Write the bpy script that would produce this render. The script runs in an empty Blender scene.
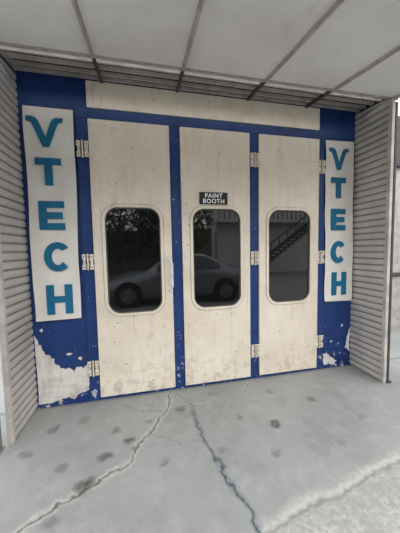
import bpy, bmesh, math, random
import numpy as np
from mathutils import Vector, Matrix, noise
random.seed(7); rng=np.random.default_rng(5)
scene=bpy.context.scene
try: scene.view_settings.view_transform='Standard'
except Exception: pass
COL=bpy.context.collection

# ---------------------------------------------------------------- materials
class M:
    def __init__(s,name,rough=.6,metal=0.,spec=.4):
        s.m=bpy.data.materials.new(name); s.m.use_nodes=True; s.nt=s.m.node_tree
        s.n=s.nt.nodes; s.l=s.nt.links
        s.b=s.n['Principled BSDF']; s.b.inputs['Roughness'].default_value=rough
        s.b.inputs['Metallic'].default_value=metal
        s.b.inputs['Specular IOR Level'].default_value=spec
        s.tc=s.n.new('ShaderNodeTexCoord')
    def coord(s,scale=(1,1,1)):
        mp=s.n.new('ShaderNodeMapping'); mp.inputs['Scale'].default_value=scale
        s.l.new(s.tc.outputs['Object'],mp.inputs['Vector']); return mp.outputs[0]
    def noise(s,scale,detail=6,rough=.6,stretch=(1,1,1),dist=0.):
        t=s.n.new('ShaderNodeTexNoise'); t.inputs['Scale'].default_value=scale
        t.inputs['Detail'].default_value=detail; t.inputs['Roughness'].default_value=rough
        t.inputs['Distortion'].default_value=dist
        s.l.new(s.coord(stretch),t.inputs['Vector']); return t.outputs['Fac']
    def ramp(s,src,a,b,lo=0.,hi=1.):
        r=s.n.new('ShaderNodeMapRange'); r.inputs['From Min'].default_value=a; r.inputs['From Max'].default_value=b
        r.inputs['To Min'].default_value=lo; r.inputs['To Max'].default_value=hi; r.interpolation_type='SMOOTHSTEP'
        s.l.new(src,r.inputs['Value']); return r.outputs[0]
    def math(s,op,a,b=None):
        t=s.n.new('ShaderNodeMath'); t.operation=op
        for i,x in enumerate((a,b)):
            if x is None: continue
            if isinstance(x,(int,float)): t.inputs[i].default_value=x
            else: s.l.new(x,t.inputs[i])
        return t.outputs[0]
    def mix(s,fac,a,b):
        t=s.n.new('ShaderNodeMix'); t.data_type='RGBA'
        if isinstance(fac,(int,float)): t.inputs[0].default_value=fac
        else: s.l.new(fac,t.inputs[0])
        for i,x in ((6,a),(7,b)):
            if isinstance(x,tuple): t.inputs[i].default_value=(*x,1)
            else: s.l.new(x,t.inputs[i])
        return t.outputs[2]
    def attr(s,name):
        t=s.n.new('ShaderNodeAttribute'); t.attribute_name=name; return t.outputs['Fac']
    def axis(s,ax):
        t=s.n.new('ShaderNodeSeparateXYZ'); s.l.new(s.tc.outputs['Object'],t.inputs[0]); return t.outputs[ax]
    def color(s,c):
        if isinstance(c,tuple): s.b.inputs['Base Color'].default_value=(*c,1)
        else: s.l.new(c,s.b.inputs['Base Color'])
        return s
    def bump(s,src,strength=.3,dist=.01):
        t=s.n.new('ShaderNodeBump'); t.inputs['Strength'].default_value=strength; t.inputs['Distance'].default_value=dist
        s.l.new(src,t.inputs['Height']); s.l.new(t.outputs[0],s.b.inputs['Normal']); return s

def simple(name,c,rough=.6,metal=0.,var=.12,scale=8,bump=0.):
    k=M(name,rough,metal); f=k.noise(scale)
    d=tuple(x*(1-var*2) for x in c); e=tuple(min(1,x*(1+var)) for x in c)
    k.color(k.mix(k.ramp(f,.3,.7),d,e))
    if bump: k.bump(f,bump)
    return k.m

# cream painted door
k=M('cream_door_paint',.42,0,.4)
c=k.mix(k.ramp(k.noise(1.8),.35,.7),(.71,.62,.50),(.80,.72,.605))
c=k.mix(k.ramp(k.noise(5,6,.65,(3,1,.35)),.50,.76,0,.42),c,(.48,.41,.33))
c=k.mix(k.ramp(k.noise(9,5,.7),.58,.74,0,.32),c,(.43,.38,.32))
c=k.mix(k.ramp(k.noise(24,4,.6),.67,.695,0,.7),c,(.25,.20,.15))
c=k.mix(k.ramp(k.noise(30,3,.5,(1.2,1,.12),.6),.69,.72,0,.45),c,(.38,.31,.24))
ridge=k.math('ABSOLUTE',k.math('SUBTRACT',k.noise(1.7,2,.4,(1.2,1,.8),.8),.5))
rl=k.ramp(ridge,.0,.012,1,0)
c=k.mix(k.math('MULTIPLY',rl,.08),c,(.42,.36,.29))
low=k.ramp(k.axis('Z'),.0,.55,1,0)
c=k.mix(k.math('MULTIPLY',low,k.ramp(k.noise(11,7,.7),.48,.64,0,.55)),c,(.34,.29,.23))
k.color(c); k.bump(k.math('ADD',k.noise(3.2,5,.5,(1.3,1,.8),1.6),k.math('MULTIPLY',rl,.15)),.65,.02); CREAM=k.m
# blue frame paint with chips
k=M('blue_frame_paint',.45,0,.4)
c=k.mix(k.ramp(k.noise(3),.3,.7),(.006,.030,.130),(.010,.044,.178))
c=k.mix(k.ramp(k.noise(6,7,.7),.5,.75,0,.35),c,(.030,.065,.16))
c=k.mix(k.ramp(k.noise(34,5,.65),.675,.70,0,.8),c,(.55,.52,.48))
low=k.ramp(k.axis('Z'),.0,.8,.1,0)
c=k.mix(k.ramp(k.math('ADD',k.noise(16,6,.7),low),.69,.705,0,.9),c,(.60,.56,.50))
k.color(c); k.bump(k.noise(20),.15,.004); BLUE=k.m
# bare patch where the paint has peeled
k=M('peeled_paint',.7)
c=k.mix(k.ramp(k.noise(5,6,.7),.42,.70),(.74,.71,.66),(.50,.46,.41))
c=k.mix(k.ramp(k.noise(14,6,.7),.64,.67,0,.8),c,(.10,.14,.30))
k.color(c); k.bump(k.noise(9),.8,.02); PEEL=k.m
k=M('banner_cloth',.75)
k.color(k.mix(k.ramp(k.noise(4,5),.3,.75),(.71,.67,.61),(.80,.77,.72))); k.bump(k.noise(4,3,.5,(2,1,1)),.3,.012); BANNER=k.m
TEAL=simple('teal_letter_paint',(.003,.135,.255),.6,0,.08,6)
BLACK=simple('black_plastic',(.012,.012,.013),.4)
WHITE=simple('white_lettering',(.85,.85,.83),.5,0,.02)
RUBBER=simple('window_gasket',(.10,.09,.08),.6)
k=M('dark_booth_glass',.03,0,.75); k.color((.004,.005,.005)); k.b.inputs['IOR'].default_value=1.58; GLASS=k.m  # near-black base colour stands for the dark booth interior behind the panes
k=M('hinge_metal',.5,.1); k.color(k.mix(k.ramp(k.noise(60,4),.58,.68),(.76,.69,.58),(.22,.18,.14))); HINGE=k.m
# shutter
k=M('shutter_metal',.5,.15)
c=k.mix(k.ramp(k.noise(3,6,.6,(1,1,.5)),.3,.75),(.43,.40,.37),(.55,.52,.48))
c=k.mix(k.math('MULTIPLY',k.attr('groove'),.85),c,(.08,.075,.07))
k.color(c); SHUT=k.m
CHAN=simple('channel_paint',(.50,.46,.42),.5,.1)
STEEL=simple('weathered_steel_post',(.20,.19,.18),.55,.2)
DARKSTEEL=simple('dark_steel',(.06,.058,.055),.6,.2)
k=M('canopy_sheet',.6,0,.3)
c=k.mix(k.ramp(k.noise(1.2,6,.6),.3,.72),(.66,.635,.62),(.79,.775,.76))
c=k.mix(k.ramp(k.noise(2.5,7,.7,(1,.5,1)),.56,.75,0,.4),c,(.49,.44,.40))
k.color(c); k.bump(k.noise(1.5,3),.2,.02); CANOPY=k.m
RIB=simple('canopy_rib_paint',(.46,.41,.37),.55)
LOUV=simple('louver_paint',(.42,.38,.35),.55)
VOID=simple('painted_gap_shade',(.02,.018,.016),.8)  # shade of the open gap above the slats, put into a near-black colour
# floor
k=M('concrete_floor',.72,0,.3)
c=k.mix(k.ramp(k.noise(1.3,8,.65),.3,.7),(.225,.227,.215),(.315,.318,.303))
c=k.mix(k.ramp(k.noise(7,8,.7),.45,.75,0,.45),c,(.40,.398,.38))
c=k.mix(k.ramp(k.noise(2.6,8,.75),.52,.72,0,.5),c,(.175,.178,.17))
c=k.mix(k.ramp(k.noise(90,3,.7),.60,.74,0,.45),c,(.13,.13,.12))
c=k.mix(k.ramp(k.noise(16,5,.7),.68,.72,0,.5),c,(.11,.11,.10))
sl=k.attr('slab')
c2=k.mix(k.ramp(k.noise(34,8,.75),.35,.68),(.28,.268,.245),(.47,.455,.425))
c2=k.mix(k.ramp(k.noise(6,6,.7),.42,.62,0,.65),c2,(.30,.295,.275))
c=k.mix(sl,c,c2)
c=k.mix(k.math('MULTIPLY',k.attr('pale'),k.ramp(k.noise(30,5),.3,.6,.3,.8)),c,(.44,.42,.38))
c=k.mix(k.math('MULTIPLY',k.attr('blue_grey'),.7),c,(.13,.17,.19))
c=k.mix(k.math('MULTIPLY',k.attr('stain_and_strip'),k.ramp(k.noise(22,6),.25,.6,.5,.9)),c,(.060,.058,.053))
c=k.mix(k.math('MULTIPLY',k.attr('crack'),.85),c,(.045,.045,.043))
k.color(c); k.bump(k.noise(55,6,.7),.3,.008); FLOOR=k.m

# ---------------------------------------------------------------- mesh helpers
def link(o,parent=None):
    COL.objects.link(o)
    if parent is not None: o.parent=parent
    return o
def obj(name,bm,mats,parent=None,smooth=False):
    me=bpy.data.meshes.new(name); bm.normal_update(); bm.to_mesh(me); bm.free()
    for m in (mats if isinstance(mats,(list,tuple)) else [mats]): me.materials.append(m)
    if smooth:
        for p in me.polygons: p.use_smooth=True
    return link(bpy.data.objects.new(name,me),parent)
def box(bm,x0,x1,y0,y1,z0,z1,mi=0,bev=0.):
    r=bmesh.ops.create_cube(bm,size=1.0)
    bmesh.ops.scale(bm,vec=(x1-x0,y1-y0,z1-z0),verts=r['verts'])
    bmesh.ops.translate(bm,vec=((x0+x1)/2,(y0+y1)/2,(z0+z1)/2),verts=r['verts'])
    fs=list({f for v in r['verts'] for f in v.link_faces})
    for f in fs: f.material_index=mi
    if bev:
        es=list({e for v in r['verts'] for e in v.link_edges})
        q=bmesh.ops.bevel(bm,geom=es,offset=bev,segments=2,affect='EDGES',profile=.5)
        for f in q['faces']: f.material_index=mi
def cyl(bm,p0,p1,r,seg=14,mi=0,r2=None):
    p0=Vector(p0);p1=Vector(p1);d=p1-p0
    q=bmesh.ops.create_cone(bm,cap_ends=True,segments=seg,radius1=r,radius2=r if r2 is None else r2,depth=d.length)
    mt=Matrix.Translation((p0+p1)/2)@d.to_track_quat('Z','Y').to_matrix().to_4x4()
    bmesh.ops.transform(bm,matrix=mt,verts=q['verts'])
    for f in {f for v in q['verts'] for f in v.link_faces}: f.material_index=mi
def rrect(x0,x1,z0,z1,r,n=7):
    p=[]
    for cx,cz,a in ((x1-r,z1-r,0),(x0+r,z1-r,90),(x0+r,z0+r,180),(x1-r,z0+r,270)):
        for i in range(n+1):
            t=math.radians(a+90*i/n); p.append((cx+r*math.cos(t),cz+r*math.sin(t)))
    return p
def plate(name,loops,yfront,thick,mat,parent=None,bevel=0.):
    """flat shape in the x-z plane (holes allowed), front face at y=yfront"""
    cu=bpy.data.curves.new(name,'CURVE'); cu.dimensions='2D'; cu.fill_mode='BOTH'
    cu.extrude=max(thick/2-bevel,1e-4); cu.bevel_depth=bevel; cu.bevel_resolution=2 if bevel else 0
    if bevel: cu.offset=-bevel
    for lp in loops:
        s=cu.splines.new('POLY'); s.points.add(len(lp)-1)
        for i,(x,z) in enumerate(lp): s.points[i].co=(x,z,0,1)
        s.use_cyclic_u=True
    t=bpy.data.objects.new('t',cu); COL.objects.link(t)
    dg=bpy.context.evaluated_depsgraph_get(); dg.update()
    me=bpy.data.meshes.new_from_object(t.evaluated_get(dg)); bpy.data.objects.remove(t); 
    me.name=name
    me.transform(Matrix.Translation((0,yfront+thick/2,0))@Matrix.Rotation(math.radians(90),4,'X'))
    me.materials.clear(); me.materials.append(mat)
    return link(bpy.data.objects.new(name,me),parent)
def empty(name,loc=(0,0,0),parent=None):
    e=bpy.data.objects.new(name,None); e.location=loc; return link(e,parent)

# ---------------------------------------------------------------- booth front
H=3.124; XR=3.574
bm=bmesh.new()
box(bm,-.02,XR+.02,0,.08,0,H)                         # backing panel
for a,b in ((.475,.573),(3.072,3.165),(1.338,1.440),(2.205,2.307)):   # jambs and stiles
    box(bm,a,b,-.016,-.0005,.031,2.751,0,.003)
box(bm,.475,3.165,-.016,-.0005,2.752,2.850,0,.003)            # top rail
box(bm,.0,XR,-.016,-.0005,0,.030,0,.003)                      # sill
wall=obj('wall_back',bm,BLUE)
hd=plate('header_panel',[rrect(.573,3.075,2.856,3.095,.006,2)],-.020,.019,CREAM,wall,.003)

def screws(bm,pts,y,mi):
    for x,z in pts: cyl(bm,(x,y,z),(x,y-.003,z),.0055,8,mi)
def hinge(name,x,z,parent):
    bm=bmesh.new(); w=.046; h=.15; y=-.034
    for s in (-1,1):
        for dz in (-.05,0,.05):      # butterfly leaf tabs
            wd=w if dz else w*.62
            xa,xb=(x+s*.006,x+s*(.006+wd)); box(bm,min(xa,xb),max(xa,xb),y-.004,y+.004,z+dz-.024,z+dz+.024,0,.0015)
        box(bm,min(x,x+s*.02),max(x,x+s*.02),y-.004,y+.004,z-h/2,z+h/2,0,.0015)
        screws(bm,[(x+s*.037,z-.05),(x+s*.037,z+.05),(x+s*.024,z)],y-.004,1)
    cyl(bm,(x,y-.006,z-.08),(x,y-.006,z+.08),.008,12,0)
    box(bm,x-.045,x+.045,y+.004,-.014,z-.06,z+.06,0)
    return obj(name,bm,[HINGE,BLACK],parent)

W=.765; G=.102; X0=.573
doors=[]
for i in range(3):
    a=X0+i*(W+G); b=a+W; cx=(a+b)/2; wx=.2665
    z0,z1=.878,1.934
    hole=rrect(cx-wx,cx+wx,z0,z1,.125,9)
    e=plate('door_%d'%(i+1),[rrect(a+.004,b-.004,.034,2.748,.008,2),hole[::-1]],-.032,.031,CREAM,None,.004)
    doors.append(e)
    plate('window_gasket',[rrect(cx-wx+.0,cx+wx-.0,z0+.0,z1-.0,.125,9),rrect(cx-wx+.012,cx+wx-.012,z0+.012,z1-.012,.113,9)[::-1]],-.029,.027,RUBBER,e,.003)
    plate('window_seam',[rrect(cx-wx-.032,cx+wx+.032,z0-.032,z1+.032,.157,9),rrect(cx-wx-.02,cx+wx+.02,z0-.02,z1+.02,.145,9)[::-1]],-.0335,.003,RUBBER,e)
    plate('window_rim',[rrect(cx-wx-.029,cx+wx+.029,z0-.029,z1+.029,.154,9),rrect(cx-wx+.002,cx+wx-.002,z0+.002,z1-.002,.123,9)[::-1]],-.042,.012,CREAM,e,.005)
    plate('window_glass',[rrect(cx-wx+.01,cx+wx-.01,z0+.01,z1-.01,.115,9)],-.016,.008,GLASS,e)
for z in (2.467,1.405,.346): hinge('hinge',.522,z,doors[0])
for z in (2.467,1.400,.335): hinge('hinge',2.262,z,doors[2])
for z in (2.437,1.389,.360): hinge('hinge',3.100,z,doors[2])
# pull handle on door 1
bm=bmesh.new(); hx=1.312
pts=[(hx-.02,-.032,1.085),(hx-.01,-.075,1.10),(hx+.01,-.095,1.14),(hx+.01,-.095,1.37),(hx-.01,-.075,1.405),(hx-.02,-.032,1.42)]
for p,q in zip(pts,pts[1:]): cyl(bm,p,q,.014,12)
for z in (1.085,1.42): box(bm,hx-.045,hx+.020,-.038,-.030,z-.035,z+.035,0,.004)
PULL=simple('pull_handle_paint',(.82,.79,.72),.4)
obj('pull_handle',bm,PULL,doors[0])

# peeled paint areas
def rag(poly,amp=.022,sub=7,seed=0):
    out=[]
    n=len(poly)
    for i in range(n):
        p=Vector(poly[i]); q=Vector(poly[(i+1)%n])
        edge=(abs(p.x-q.x)<1e-6 and p.x in(.006,3.568)) or (p.y==q.y==.031)
        for s in range(sub):
            t=p.lerp(q,s/sub)
            if s and not edge:
                nn=noise.noise_vector(Vector((t.x*22,t.y*22,seed))); t+=Vector((nn.x,nn.y))*amp
            out.append((max(.006,min(3.568,t.x)),max(.031,t.y)))
    return out
plate('peeled_paint',[rag([(.006,.72),(.035,.66),(.06,.62),(.09,.52),(.17,.47),(.22,.36),(.29,.37),(.335,.30),(.36,.37),(.42,.34),(.465,.38),(.468,.12),(.40,.10),(.34,.05),(.22,.06),(.12,.031),(.006,.031)],.030)],-.003,.0025,PEEL,wall)
plate('peeled_paint',[rag([(3.568,.50),(3.54,.40),(3.52,.36),(3.50,.22),(3.568,.18)],.02,6,3)],-.003,.0025,PEEL,wall)
plate('peeled_paint',[rag([(3.18,.19),(3.25,.17),(3.33,.11),(3.38,.07),(3.34,.031),(3.19,.04)],.02,6,5)],-.003,.0025,PEEL,wall)
for (x,z,w,h) in ((.30,.50,.03,.015),(.40,.45,.02,.02),(.07,.76,.015,.02),(3.45,.52,.02,.02),(3.30,.33,.02,.015)):
    plate('peeled_paint',[rag([(x-w,z),(x,z-h),(x+w,z),(x,z+h)],.016,5,x)],-.003,.0025,PEEL,wall)

# banners ------------------------------------------------------------
def stroke(pts,ws):
    """outline of a tapered brush stroke"""
    P=[Vector(p) for p in pts]; a=[];b=[]
    for i,p in enumerate(P):
        d=(P[min(i+1,len(P)-1)]-P[max(i-1,0)]).normalized(); n=Vector((-d.y,d.x))*ws[i]
        a.append(tuple(p+n)); b.append(tuple(p-n))
    return a+b[::-1]
def banner(tl,tr,br,bl,seed,letters,sz):
    nx,nz=16,80; bm=bmesh.new(); vs=[]
    for j in range(nz+1):
        v=j/nz; row=[]
        for i in range(nx+1):
            u=i/nx
            L=Vector(bl).lerp(Vector(tl),v); R=Vector(br).lerp(Vector(tr),v); p=L.lerp(R,u)
            p.x+=.004*math.sin(v*11+seed)
            y=-.030+.008*noise.noise(Vector((p.x*5,p.y*3,seed)))+.003*math.sin(v*26+u*3)
            row.append(bm.verts.new((p.x,y,p.y)))
        vs.append(row)
    for j in range(nz):
        for i in range(nx): bm.faces.new((vs[j][i],vs[j][i+1],vs[j+1][i+1],vs[j+1][i]))
    b=obj('banner',bm,BANNER,None,True)
    for ch,cx,cz,w,h in letters:
        s=.066
        tx=s/w; tz=s*.92/h
        if ch=='T': lp=[(-.5,.5),(-.5,.5-tz),(-tx/2,.5-tz),(-tx/2,-.5),(tx/2,-.5),(tx/2,.5-tz),(.5,.5-tz),(.5,.5)]
        elif ch=='E': lp=[(-.5,.5),(-.5,-.5),(.5,-.5),(.5,-.5+tz),(-.5+tx,-.5+tz),(-.5+tx,-tz/2),(.42,-tz/2),(.42,tz/2),(-.5+tx,tz/2),(-.5+tx,.5-tz),(.5,.5-tz),(.5,.5)]
        elif ch=='H': lp=[(-.5,.5),(-.5,-.5),(-.5+tx,-.5),(-.5+tx,-tz/2),(.5-tx,-tz/2),(.5-tx,-.5),(.5,-.5),(.5,.5),(.5-tx,.5),(.5-tx,tz/2),(-.5+tx,tz/2),(-.5+tx,.5)]
        elif ch=='C':
            o=[(.5*math.cos(math.radians(a)),.5*math.sin(math.radians(a))) for a in range(38,323,12)]
            k2=.5-tx*.98; k3=.5-tz*.98
            n2=[(k2*math.cos(math.radians(a)),k3*math.sin(math.radians(a))) for a in range(322,37,-12)]
            lp=o+n2
        else: # V with curled-over flags on both strokes
            lp=[(-.62,.50),(-.40,.50),(-.28,.46),(-.20,.36),(.03,-.16),(.22,.32),(.29,.43),(.40,.50),(.66,.50),(.64,.36),(.52,.35),(.45,.27),(.13,-.5),(-.09,-.5),(-.42,.26),(-.49,.33),(-.62,.35)]
        plate('letter_'+ch,[[(cx+x*w,cz+z*h) for x,z in lp]],-.042,.010,TEAL,b)
    return b
banner((.045,2.811),(.458,2.808),(.434,.864),(.037,.856),1.0,
  [('V',.212,2.590,.235,.262),('T',.226,2.240,.215,.245),('E',.232,1.845,.215,.262),('C',.262,1.462,.235,.275),('H',.258,1.058,.225,.280)],0)
banner((3.150,2.748),(3.540,2.753),(3.563,.836),(3.170,.848),4.0,
  [('V',3.325,2.537,.205,.245),('T',3.33,2.205,.195,.240),('E',3.335,1.833,.195,.252),('C',3.345,1.445,.21,.265),('H',3.360,1.060,.205,.280)],0)

# PAINT BOOTH sign
sign=plate('paint_booth_sign',[rrect(1.633,1.94,1.978,2.104,.006,3)],-.043,.008,BLACK,None,.0015)
for t,z in (('PAINT',2.048),('BOOTH',1.991)):
    cu=bpy.data.curves.new('lettering','FONT'); cu.body=t; cu.size=.062; cu.align_x='CENTER'; cu.extrude=.001; cu.offset=.0016; cu.space_character=1.15
    o=bpy.data.objects.new('t',cu); COL.objects.link(o)
    dg=bpy.context.evaluated_depsgraph_get(); dg.update(); me=bpy.data.meshes.new_from_object(o.evaluated_get(dg)); bpy.data.objects.remove(o)
    me.transform(Matrix.Translation((1.787,-.0445,z))@Matrix.Rotation(math.radians(90),4,'X')); me.materials.clear(); me.materials.append(WHITE)
    link(bpy.data.objects.new('lettering_'+t.lower(),me),sign)

# ---------------------------------------------------------------- side shutter walls
def wing(name,x,s,ztop0,slope):
    bm=bmesh.new(); P=.072; K=10; n=int(3.15/P*K); prev=None; gv=[]
    for j in range(n+1):
        z=j*P/K; ph=(j%K)/K
        hgt=math.sin(math.pi*ph)**.5 if ph>0 else 0
        x1=x+s*(.018-.018*hgt)
        cur=[bm.verts.new((x1,yy,min(z,ztop0+slope*yy))) for yy in (-.43,-.22,0.0)]
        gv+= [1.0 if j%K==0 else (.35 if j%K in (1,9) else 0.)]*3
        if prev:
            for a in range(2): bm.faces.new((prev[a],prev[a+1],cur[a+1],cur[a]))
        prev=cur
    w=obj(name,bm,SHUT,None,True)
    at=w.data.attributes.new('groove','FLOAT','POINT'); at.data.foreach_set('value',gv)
    bm=bmesh.new(); box(bm,min(x+s*.022,x+s*.034),max(x+s*.022,x+s*.034),-.43,.06,0,3.0); obj('wing_core',bm,STEEL,w)
    bm=bmesh.new()
    box(bm,min(x-s*.004,x+s*.034),max(x-s*.004,x+s*.034),-.465,-.425,0,3.01,0,.003)
    obj('edge_channel',bm,CHAN,w)
    return w
wing('wall_left',0.0,-1,3.09,.155)
wing('wall_right',XR,1,3.09,.155)
def post(x0,x1,y0,y1,m):
    bm=bmesh.new(); box(bm,x0,x1,y0,y1,0,2.98,0,.004); box(bm,x0-.012,x1+.012,y0-.02,y1+.01,0,.012,0,.002)
    for sx in (x0-.006,x1+.006):
        cyl(bm,(sx,y0-.010,.012),(sx,y0-.010,.03),.005,8)
    return obj('steel_post',bm,m)
post(-.13,-.06,-.56,-.48,STEEL)
post(3.622,3.652,-.46,-.40,DARKSTEEL)

# ---------------------------------------------------------------- canopy
Zc=lambda y:3.0956+.155*y
can=None
YF=-1.70; xa,xb=-1.6,3.68
bm=bmesh.new()
def slab(bm,x0,x1,y0,y1,off,th,mi=0):
    v=[bm.verts.new((x,y,Zc(y)+off+t)) for t in (0,th) for x,y in ((x0,y0),(x1,y0),(x1,y1),(x0,y1))]
    for f in ((3,2,1,0),(4,5,6,7),(0,1,5,4),(1,2,6,5),(2,3,7,6),(3,0,4,7)):
        q=bm.faces.new([v[i] for i in f]); q.material_index=mi
slab(bm,xa,xb,YF,-.43,.0,.03)
can=obj('ceiling',bm,CANOPY)
bm=bmesh.new(); slab(bm,xa,xb,-.43,.08,.10,.02); obj('gap_shade_sheet',bm,VOID,can)  # sheet added to read as the dark void over the slats
bm=bmesh.new(); box(bm,-.02,XR+.02,-.001,.02,3.126,3.30); box(bm,XR+.03,XR+.05,-.43,.0,3.0,3.18); obj('gap_shade_upstand',bm,VOID,can)
bm=bmesh.new()
for y,w,o in ((-.435,.022,-.014),(-.325,.022,.01),(-.225,.022,.015),(-.125,.022,.015),(-.045,.02,.01)): slab(bm,xa,xb,y,y+w,o,.03)
obj('louver_slats',bm,LOUV,can)
bm=bmesh.new()
for x in (-.75,-.01,.716,1.430,2.187,2.895,3.60):
    slab(bm,x-.014,x+.014,YF,-.43,-.012,.012)
    slab(bm,x-.004,x+.004,YF,-.43,-.030,.02)
    slab(bm,x-.012,x+.012,-.43,-.02,-.012,.03,1)
obj('canopy_ribs',bm,[RIB,DARKSTEEL],can)
bm=bmesh.new(); slab(bm,xa,xb,YF-.05,YF,-.05,.12); obj('fascia',bm,RIB,can)

# ---------------------------------------------------------------- floor with cracks, stains and a darker front strip
x0,x1,y0,y1=-.9,4.5,-2.4,.0; st=.0085
nx=int((x1-x0)/st); ny=int((y1-y0)/st)
gx=np.linspace(x0,x1,nx+1); gy=np.linspace(y0,y1,ny+1); XX,YY=np.meshgrid(gx,gy)
def vnoise(X,Y,s,seed):
    r=np.random.default_rng(seed).random((256,256)); a=X*s+500; b=Y*s+500
    i=np.floor(a).astype(int); j=np.floor(b).astype(int); fx=a-i; fy=b-j; fx=fx*fx*(3-2*fx); fy=fy*fy*(3-2*fy)
    g=lambda p,q:r[p%256,q%256]
    return (g(i,j)*(1-fx)+g(i+1,j)*fx)*(1-fy)+(g(i,j+1)*(1-fx)+g(i+1,j+1)*fx)*fy-.5
WX=XX+.05*vnoise(XX,YY,9,1)+.03*vnoise(XX,YY,28,2)+.014*vnoise(XX,YY,70,8)
WY=YY+.05*vnoise(XX,YY,9,3)+.03*vnoise(XX,YY,28,4)+.014*vnoise(XX,YY,70,9)
def pd(path):
    D=np.full(XX.shape,9.)
    for (ax,ay),(bx,by) in zip(path,path[1:]):
        dx,dy=bx-ax,by-ay; t=np.clip(((WX-ax)*dx+(WY-ay)*dy)/(dx*dx+dy*dy),0,1)
        D=np.minimum(D,np.hypot(WX-ax-t*dx,WY-ay-t*dy))
    return D
sm=lambda d,a,b:np.clip((b-d)/(b-a),0,1)
A=pd([(1.27,-.02),(1.20,-.33),(1.05,-.62),(.90,-.84),(.70,-.95),(.52,-1.04),(.30,-1.20),(.1,-1.3)])
B=pd([(1.33,-.02),(1.47,-.43),(1.48,-.77),(1.54,-1.10),(1.60,-1.28),(1.62,-1.46),(1.66,-1.8)])
Cc=pd([(1.28,-.30),(1.45,-.36),(1.75,-.33),(2.05,-.22),(2.2,-.05)])
Dd=pd([(1.05,-.62),(1.30,-.75),(1.48,-.77)]); E=pd([(1.2,-.33),(1.0,-.3),(.8,-.12)])
crack=np.maximum.reduce([sm(A,.003,.011)*.9,sm(B,.003,.011)*np.clip(.55-(YY+.5)*.8,.5,1),sm(Cc,.001,.009)*.65,sm(Dd,.0,.007)*.4,sm(E,.0,.008)*.5])
pale=np.maximum(sm(A,.012,.045),sm(Cc,.008,.03)*.6); pale=np.maximum(pale,sm(B,.02,.05)*.25)
blue=sm(B,.01,.040)*np.clip((-.25-YY)*3,0,1)
edge=YY-(-1.43+.167*(XX-1.60))+.05*vnoise(XX,YY,6,6)+.02*vnoise(XX,YY,30,7)
slabm=np.clip(-edge/.02,0,1)*np.clip((WX-1.62)/.02,0,1)
pale=np.maximum(pale,np.exp(-(edge/.03)**2)*(XX>1.65)*.9)
crack=np.maximum(crack,np.exp(-((edge+.03)/.010)**2)*(XX>1.65)*.45)
stain_and_strip=np.zeros_like(XX)
for sx,sy,sr,am in ((.64,-.95,.065,1),(2.10,-.74,.05,1),(.90,-.63,.045,.9),(.73,-.76,.05,.9),(1.33,-.36,.05,.7),(1.95,-1.0,.04,.5),(2.62,-.52,.045,.6),(1.15,-.9,.04,.5),(.45,-.78,.05,.5),(2.9,-.85,.05,.35),(1.85,-.6,.035,.5),(1.05,-.45,.035,.5),(.95,-.74,.03,.7),(2.5,-1.05,.04,.3),(.5,-1.15,.05,.5),(.8,-.5,.03,.6),(1.6,-.9,.03,.4),(2.3,-.3,.05,.4),(1.7,-.2,.05,.4),(.25,-.35,.06,.6),(.5,-.3,.05,.4),(.15,-.6,.05,.5)):
    stain_and_strip=np.maximum(stain_and_strip,am*sm(np.hypot(WX-sx,(WY-sy)*1.15),sr*.5,sr*1.3))
stain_and_strip=np.maximum(stain_and_strip,np.clip((YY+.06)/.05,0,1)*.6)  # floor set darker in a strip along the booth front
Z=-.006*crack-.010*slabm+.0015*vnoise(XX,YY,5,11)
me=bpy.data.meshes.new('floor')
V=np.stack([XX,YY,Z],-1).reshape(-1,3).astype(np.float32)
idx=np.arange((nx+1)*(ny+1)).reshape(ny+1,nx+1)
F=np.stack([idx[:-1,:-1],idx[:-1,1:],idx[1:,1:],idx[1:,:-1]],-1).reshape(-1,4)
me.vertices.add(len(V)); me.vertices.foreach_set('co',V.ravel())
me.loops.add(F.size); me.loops.foreach_set('vertex_index',F.ravel().astype(np.int32))
me.polygons.add(len(F)); me.polygons.foreach_set('loop_start',np.arange(0,F.size,4,dtype=np.int32)); me.polygons.foreach_set('loop_total',np.full(len(F),4,dtype=np.int32))
me.update(calc_edges=True)
for nme,arr in (('crack',crack),('pale',pale),('blue_grey',blue),('stain_and_strip',stain_and_strip),('slab',slabm)):
    at=me.attributes.new(nme,'FLOAT','POINT'); at.data.foreach_set('value',arr.astype(np.float32).ravel())
me.materials.append(FLOOR); floor=link(bpy.data.objects.new('floor',me))
# surrounding yard as one frame around the detailed slab
bm=bmesh.new()
for (a,b,c_,d) in ((-30,x0,-30,8),(x1,30,-30,8),(x0,x1,-30,y0),(x0,x1,y1,8)):
    vs=[bm.verts.new(p) for p in ((a,c_,-.001),(b,c_,-.001),(b,d,-.001),(a,d,-.001))]; bm.faces.new(vs)
obj('ground',bm,FLOOR)

# ---------------------------------------------------------------- neighbouring bay on the right
TAUPE=simple('taupe_wall_paint',(.42,.37,.34),.7)
PALE=simple('pale_pillar_paint',(.72,.70,.67),.6)
bm=bmesh.new(); box(bm,3.70,9,1.02,1.15,0,2.95,0)
box(bm,3.70,9,.95,1.10,2.90,3.75,1,.01)
for x in (5.75,6.6,7.5): box(bm,x,x+.07,.96,1.02,0,2.9,1,.005)
box(bm,4.86,5.02,.80,1.02,0,2.9,2,.008)      # pale pillar
box(bm,4.80,5.08,.76,1.02,0,.12,2,.008)
box(bm,3.70,9,.99,1.02,.95,1.02,1,.005)
obj('wall_side',bm,[TAUPE,DARKSTEEL,PALE])

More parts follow.
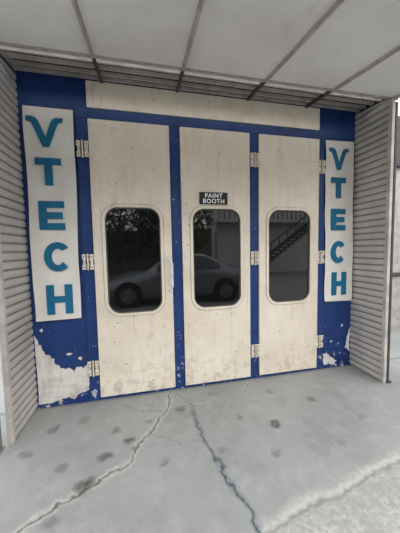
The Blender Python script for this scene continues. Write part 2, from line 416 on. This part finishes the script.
# ---------------------------------------------------------------- yard behind the camera (seen in the glass)
CARP=simple('silver_car_paint',(.25,.26,.28),.25,.5,.03)
k=M('car_glass',.05,0,.8); k.color((.01,.012,.014)); CARG=k.m
TYRE=simple('tyre_rubber',(.02,.02,.02),.8); ALLOY=simple('alloy_wheel',(.25,.25,.26),.3,.8)
def make_car(loc,rotz,paint):
    e=empty('car',loc); e.rotation_euler[2]=rotz
    S=[(0,.66,.50,.52,.58,.34),(.06,.76,.60,.64,.66,.26),(.3,.83,.68,.74,.72,.2),(.8,.87,.78,.86,.76,.18),(1.25,.88,.86,.93,.76,.17),(1.60,.885,.90,1.17,.68,.17),(1.95,.885,.92,1.37,.60,.17),(2.5,.885,.93,1.43,.58,.17),(3.0,.885,.94,1.39,.58,.17),(3.4,.88,.95,1.20,.64,.18),(3.72,.875,.95,1.03,.72,.2),(4.15,.84,.93,.99,.72,.24),(4.34,.78,.86,.92,.68,.3),(4.40,.70,.55,.60,.6,.36)]
    bm=bmesh.new(); rings=[]
    for x,w,belt,top,wg,bot in S:
        half=[(w*.9,bot),(w,bot+.14),(w*1.01,(bot+belt)/2+.05),(w*.975,belt),(wg,max(belt+.01,top-.07)),(wg*.85,top-.02),(wg*.45,top)]
        ring=[(x,-a,b) for a,b in half]+[(x,a,b) for a,b in half[::-1]]
        rings.append([bm.verts.new(p) for p in ring])
    N=14
    for i in range(len(rings)-1):
        for j in range(N):
            f=bm.faces.new((rings[i][j],rings[i][(j+1)%N],rings[i+1][(j+1)%N],rings[i+1][j])); f.smooth=True
            if 4<=i<=9:
                if j in (3,9) and 5<=i<=8: f.material_index=1
                if j in (5,6,7) and (i in (4,5) or i in (8,9)): f.material_index=1
    bm.faces.new(rings[0][::-1]); bm.faces.new(rings[-1]); bmesh.ops.recalc_face_normals(bm,faces=bm.faces)
    obj('body',bm,[paint,CARG],e)
    for nme,x in (('front',.82),('rear',3.52)):
        for s in (-1,1):
            bm=bmesh.new(); cyl(bm,(x,s*.66,.32),(x,s*.905,.32),.37,28,0); cyl(bm,(x,s*.68,.32),(x,s*.93,.32),.315,28,1)
            cyl(bm,(x,s*.90,.32),(x,s*.935,.32),.20,24,2)
            for a in range(5):
                t=a*math.tau/5; cyl(bm,(x,s*.94,.32),(x+.2*math.cos(t),s*.935,.32+.2*math.sin(t)),.022,8,2)
            obj('wheel_'+nme,bm,[BLACK,TYRE,ALLOY],e)
    bm=bmesh.new()
    for s in (-1,1):
        box(bm,.03,.16,s*.62-.12,s*.62+.12,.56,.66,0,.02); box(bm,1.68,1.80,s*.97-.08,s*.97+.08,.93,1.05,1,.03)
    obj('lamps_and_mirrors',bm,[WHITE,paint],e)
    return e
make_car((-.25,-5.0,0),0,CARP)

LEAF=simple('leaf_green',(.085,.10,.055),.6,0,.3,3); BARK=simple('tree_bark',(.10,.07,.05),.9)
def tree(x,y,h,r):
    bm=bmesh.new(); cyl(bm,(0,0,0),(0.1,0,h*.55),.12,10,0,.07)
    for a in range(5):
        t=a*1.3; cyl(bm,(.08,0,h*.4),(r*.6*math.cos(t),r*.6*math.sin(t),h*.75),.05,8,0,.02)
    for i in range(4600):
        while True:
            p=Vector([random.uniform(-1,1) for _ in range(3)])
            if .45<p.length<1: break
        c=Vector((p.x*r,p.y*r,h*.58+p.z*h*.42)); s=random.uniform(.06,.13)
        d=Vector([random.gauss(0,1) for _ in range(3)]).normalized(); e1=d.orthogonal().normalized()*s; e2=d.cross(e1)*.6
        f=bm.faces.new([bm.verts.new(c+q) for q in (e1,e2,-e1,-e2)]); f.material_index=1
    o=obj('tree',bm,[BARK,LEAF]); o.location=(x,y,0)
for x,y,h,r in ((-5.4,-9.6,5.8,2.0),(-2.8,-9.5,6.2,2.0),(-.2,-9.6,5.8,2.0),(2.5,-9.8,5.4,2.0)): tree(x,y,h,r)
BRICK=simple('boundary_wall_plaster',(.20,.18,.15),.8)
bm=bmesh.new(); box(bm,-14,5.0,-12.1,-11.9,0,2.6); box(bm,-14,5.0,-12.15,-11.85,2.6,2.68,0,.01)
for x in range(-14,5,3): box(bm,x,x+.3,-11.9,-11.8,0,2.8)
obj('boundary_wall',bm,BRICK)
PLAS=simple('building_plaster',(.55,.53,.50),.8)
bm=bmesh.new(); box(bm,5.2,16,-14,-11.5,0,7.5,0)
for x in np.arange(5.9,15.5,2.6):
    for z in (4.2,):
        box(bm,x,x+1.0,-11.5,-11.44,z,z+1.4,1); box(bm,x-.08,x+1.08,-11.5,-11.38,z-.08,z,0); box(bm,x+.47,x+.53,-11.5,-11.42,z,z+1.4,0)
box(bm,5.0,16,-11.5,-10.6,3.05,3.2,0,.01)
for x in np.arange(5.1,16,.3): box(bm,x,x+.04,-10.66,-10.62,3.2,4.1,2)
box(bm,5.0,16,-10.68,-10.60,4.08,4.14,2)
for i in range(17):   # outside stair
    x=6.6+i*.25; box(bm,x,x+.27,-10.5,-9.6,.18*i+.10,.18*(i+1),2)
    if i%2==0: box(bm,x+.1,x+.14,-9.62,-9.58,.18*(i+1),.18*(i+1)+.9,2)
for yy in (-9.6,-10.5):
    cyl(bm,(6.6,yy,.10),(10.9,yy,3.15),.07,8,2)
cyl(bm,(6.7,-9.6,1.08),(10.8,-9.6,3.98),.04,8,2); cyl(bm,(6.7,-9.6,.65),(10.8,-9.6,3.55),.03,8,2)
obj('building',bm,[PLAS,BLACK,DARKSTEEL])

# ---------------------------------------------------------------- light
w=bpy.data.worlds.new('overcast_sky'); scene.world=w; w.use_nodes=True; nt=w.node_tree; nt.nodes.clear()
bg=nt.nodes.new('ShaderNodeBackground'); out=nt.nodes.new('ShaderNodeOutputWorld'); tc=nt.nodes.new('ShaderNodeTexCoord'); sp=nt.nodes.new('ShaderNodeSeparateXYZ'); rp=nt.nodes.new('ShaderNodeValToRGB')
nt.links.new(tc.outputs['Generated'],sp.inputs[0]); nt.links.new(sp.outputs[2],rp.inputs[0])
rp.color_ramp.elements[0].color=(.96,.96,.97,1); rp.color_ramp.elements[1].color=(.89,.93,1.0,1)
nt.links.new(rp.outputs[0],bg.inputs[0]); bg.inputs[1].default_value=2.85; nt.links.new(bg.outputs[0],out.inputs[0])
s=bpy.data.lights.new('sun','SUN'); s.energy=1.2; s.angle=math.radians(50); s.color=(1,.97,.93)
so=link(bpy.data.objects.new('sun',s)); so.rotation_euler=Vector((-.25,.8,-.65)).to_track_quat('-Z','Y').to_euler(); so.location=(2,-8,8)

# ---------------------------------------------------------------- camera
f=242.8; yaw=.2155; pitch=-.0676; roll=-.019
fw=Vector((math.sin(yaw)*math.cos(pitch),math.cos(yaw)*math.cos(pitch),math.sin(pitch)))
rt=Vector((math.cos(yaw),-math.sin(yaw),0)); up=rt.cross(fw)
r2=rt*math.cos(roll)+up*math.sin(roll); u2=-rt*math.sin(roll)+up*math.cos(roll)
cd=bpy.data.cameras.new('camera'); cam=link(bpy.data.objects.new('camera',cd))
cam.matrix_world=Matrix(((r2.x,u2.x,-fw.x,1.0755),(r2.y,u2.y,-fw.y,-2.5522),(r2.z,u2.z,-fw.z,1.5),(0,0,0,1)))
cd.sensor_fit='VERTICAL'; cd.sensor_height=24; cd.lens=24*f/533; cd.clip_start=.02
scene.camera=cam
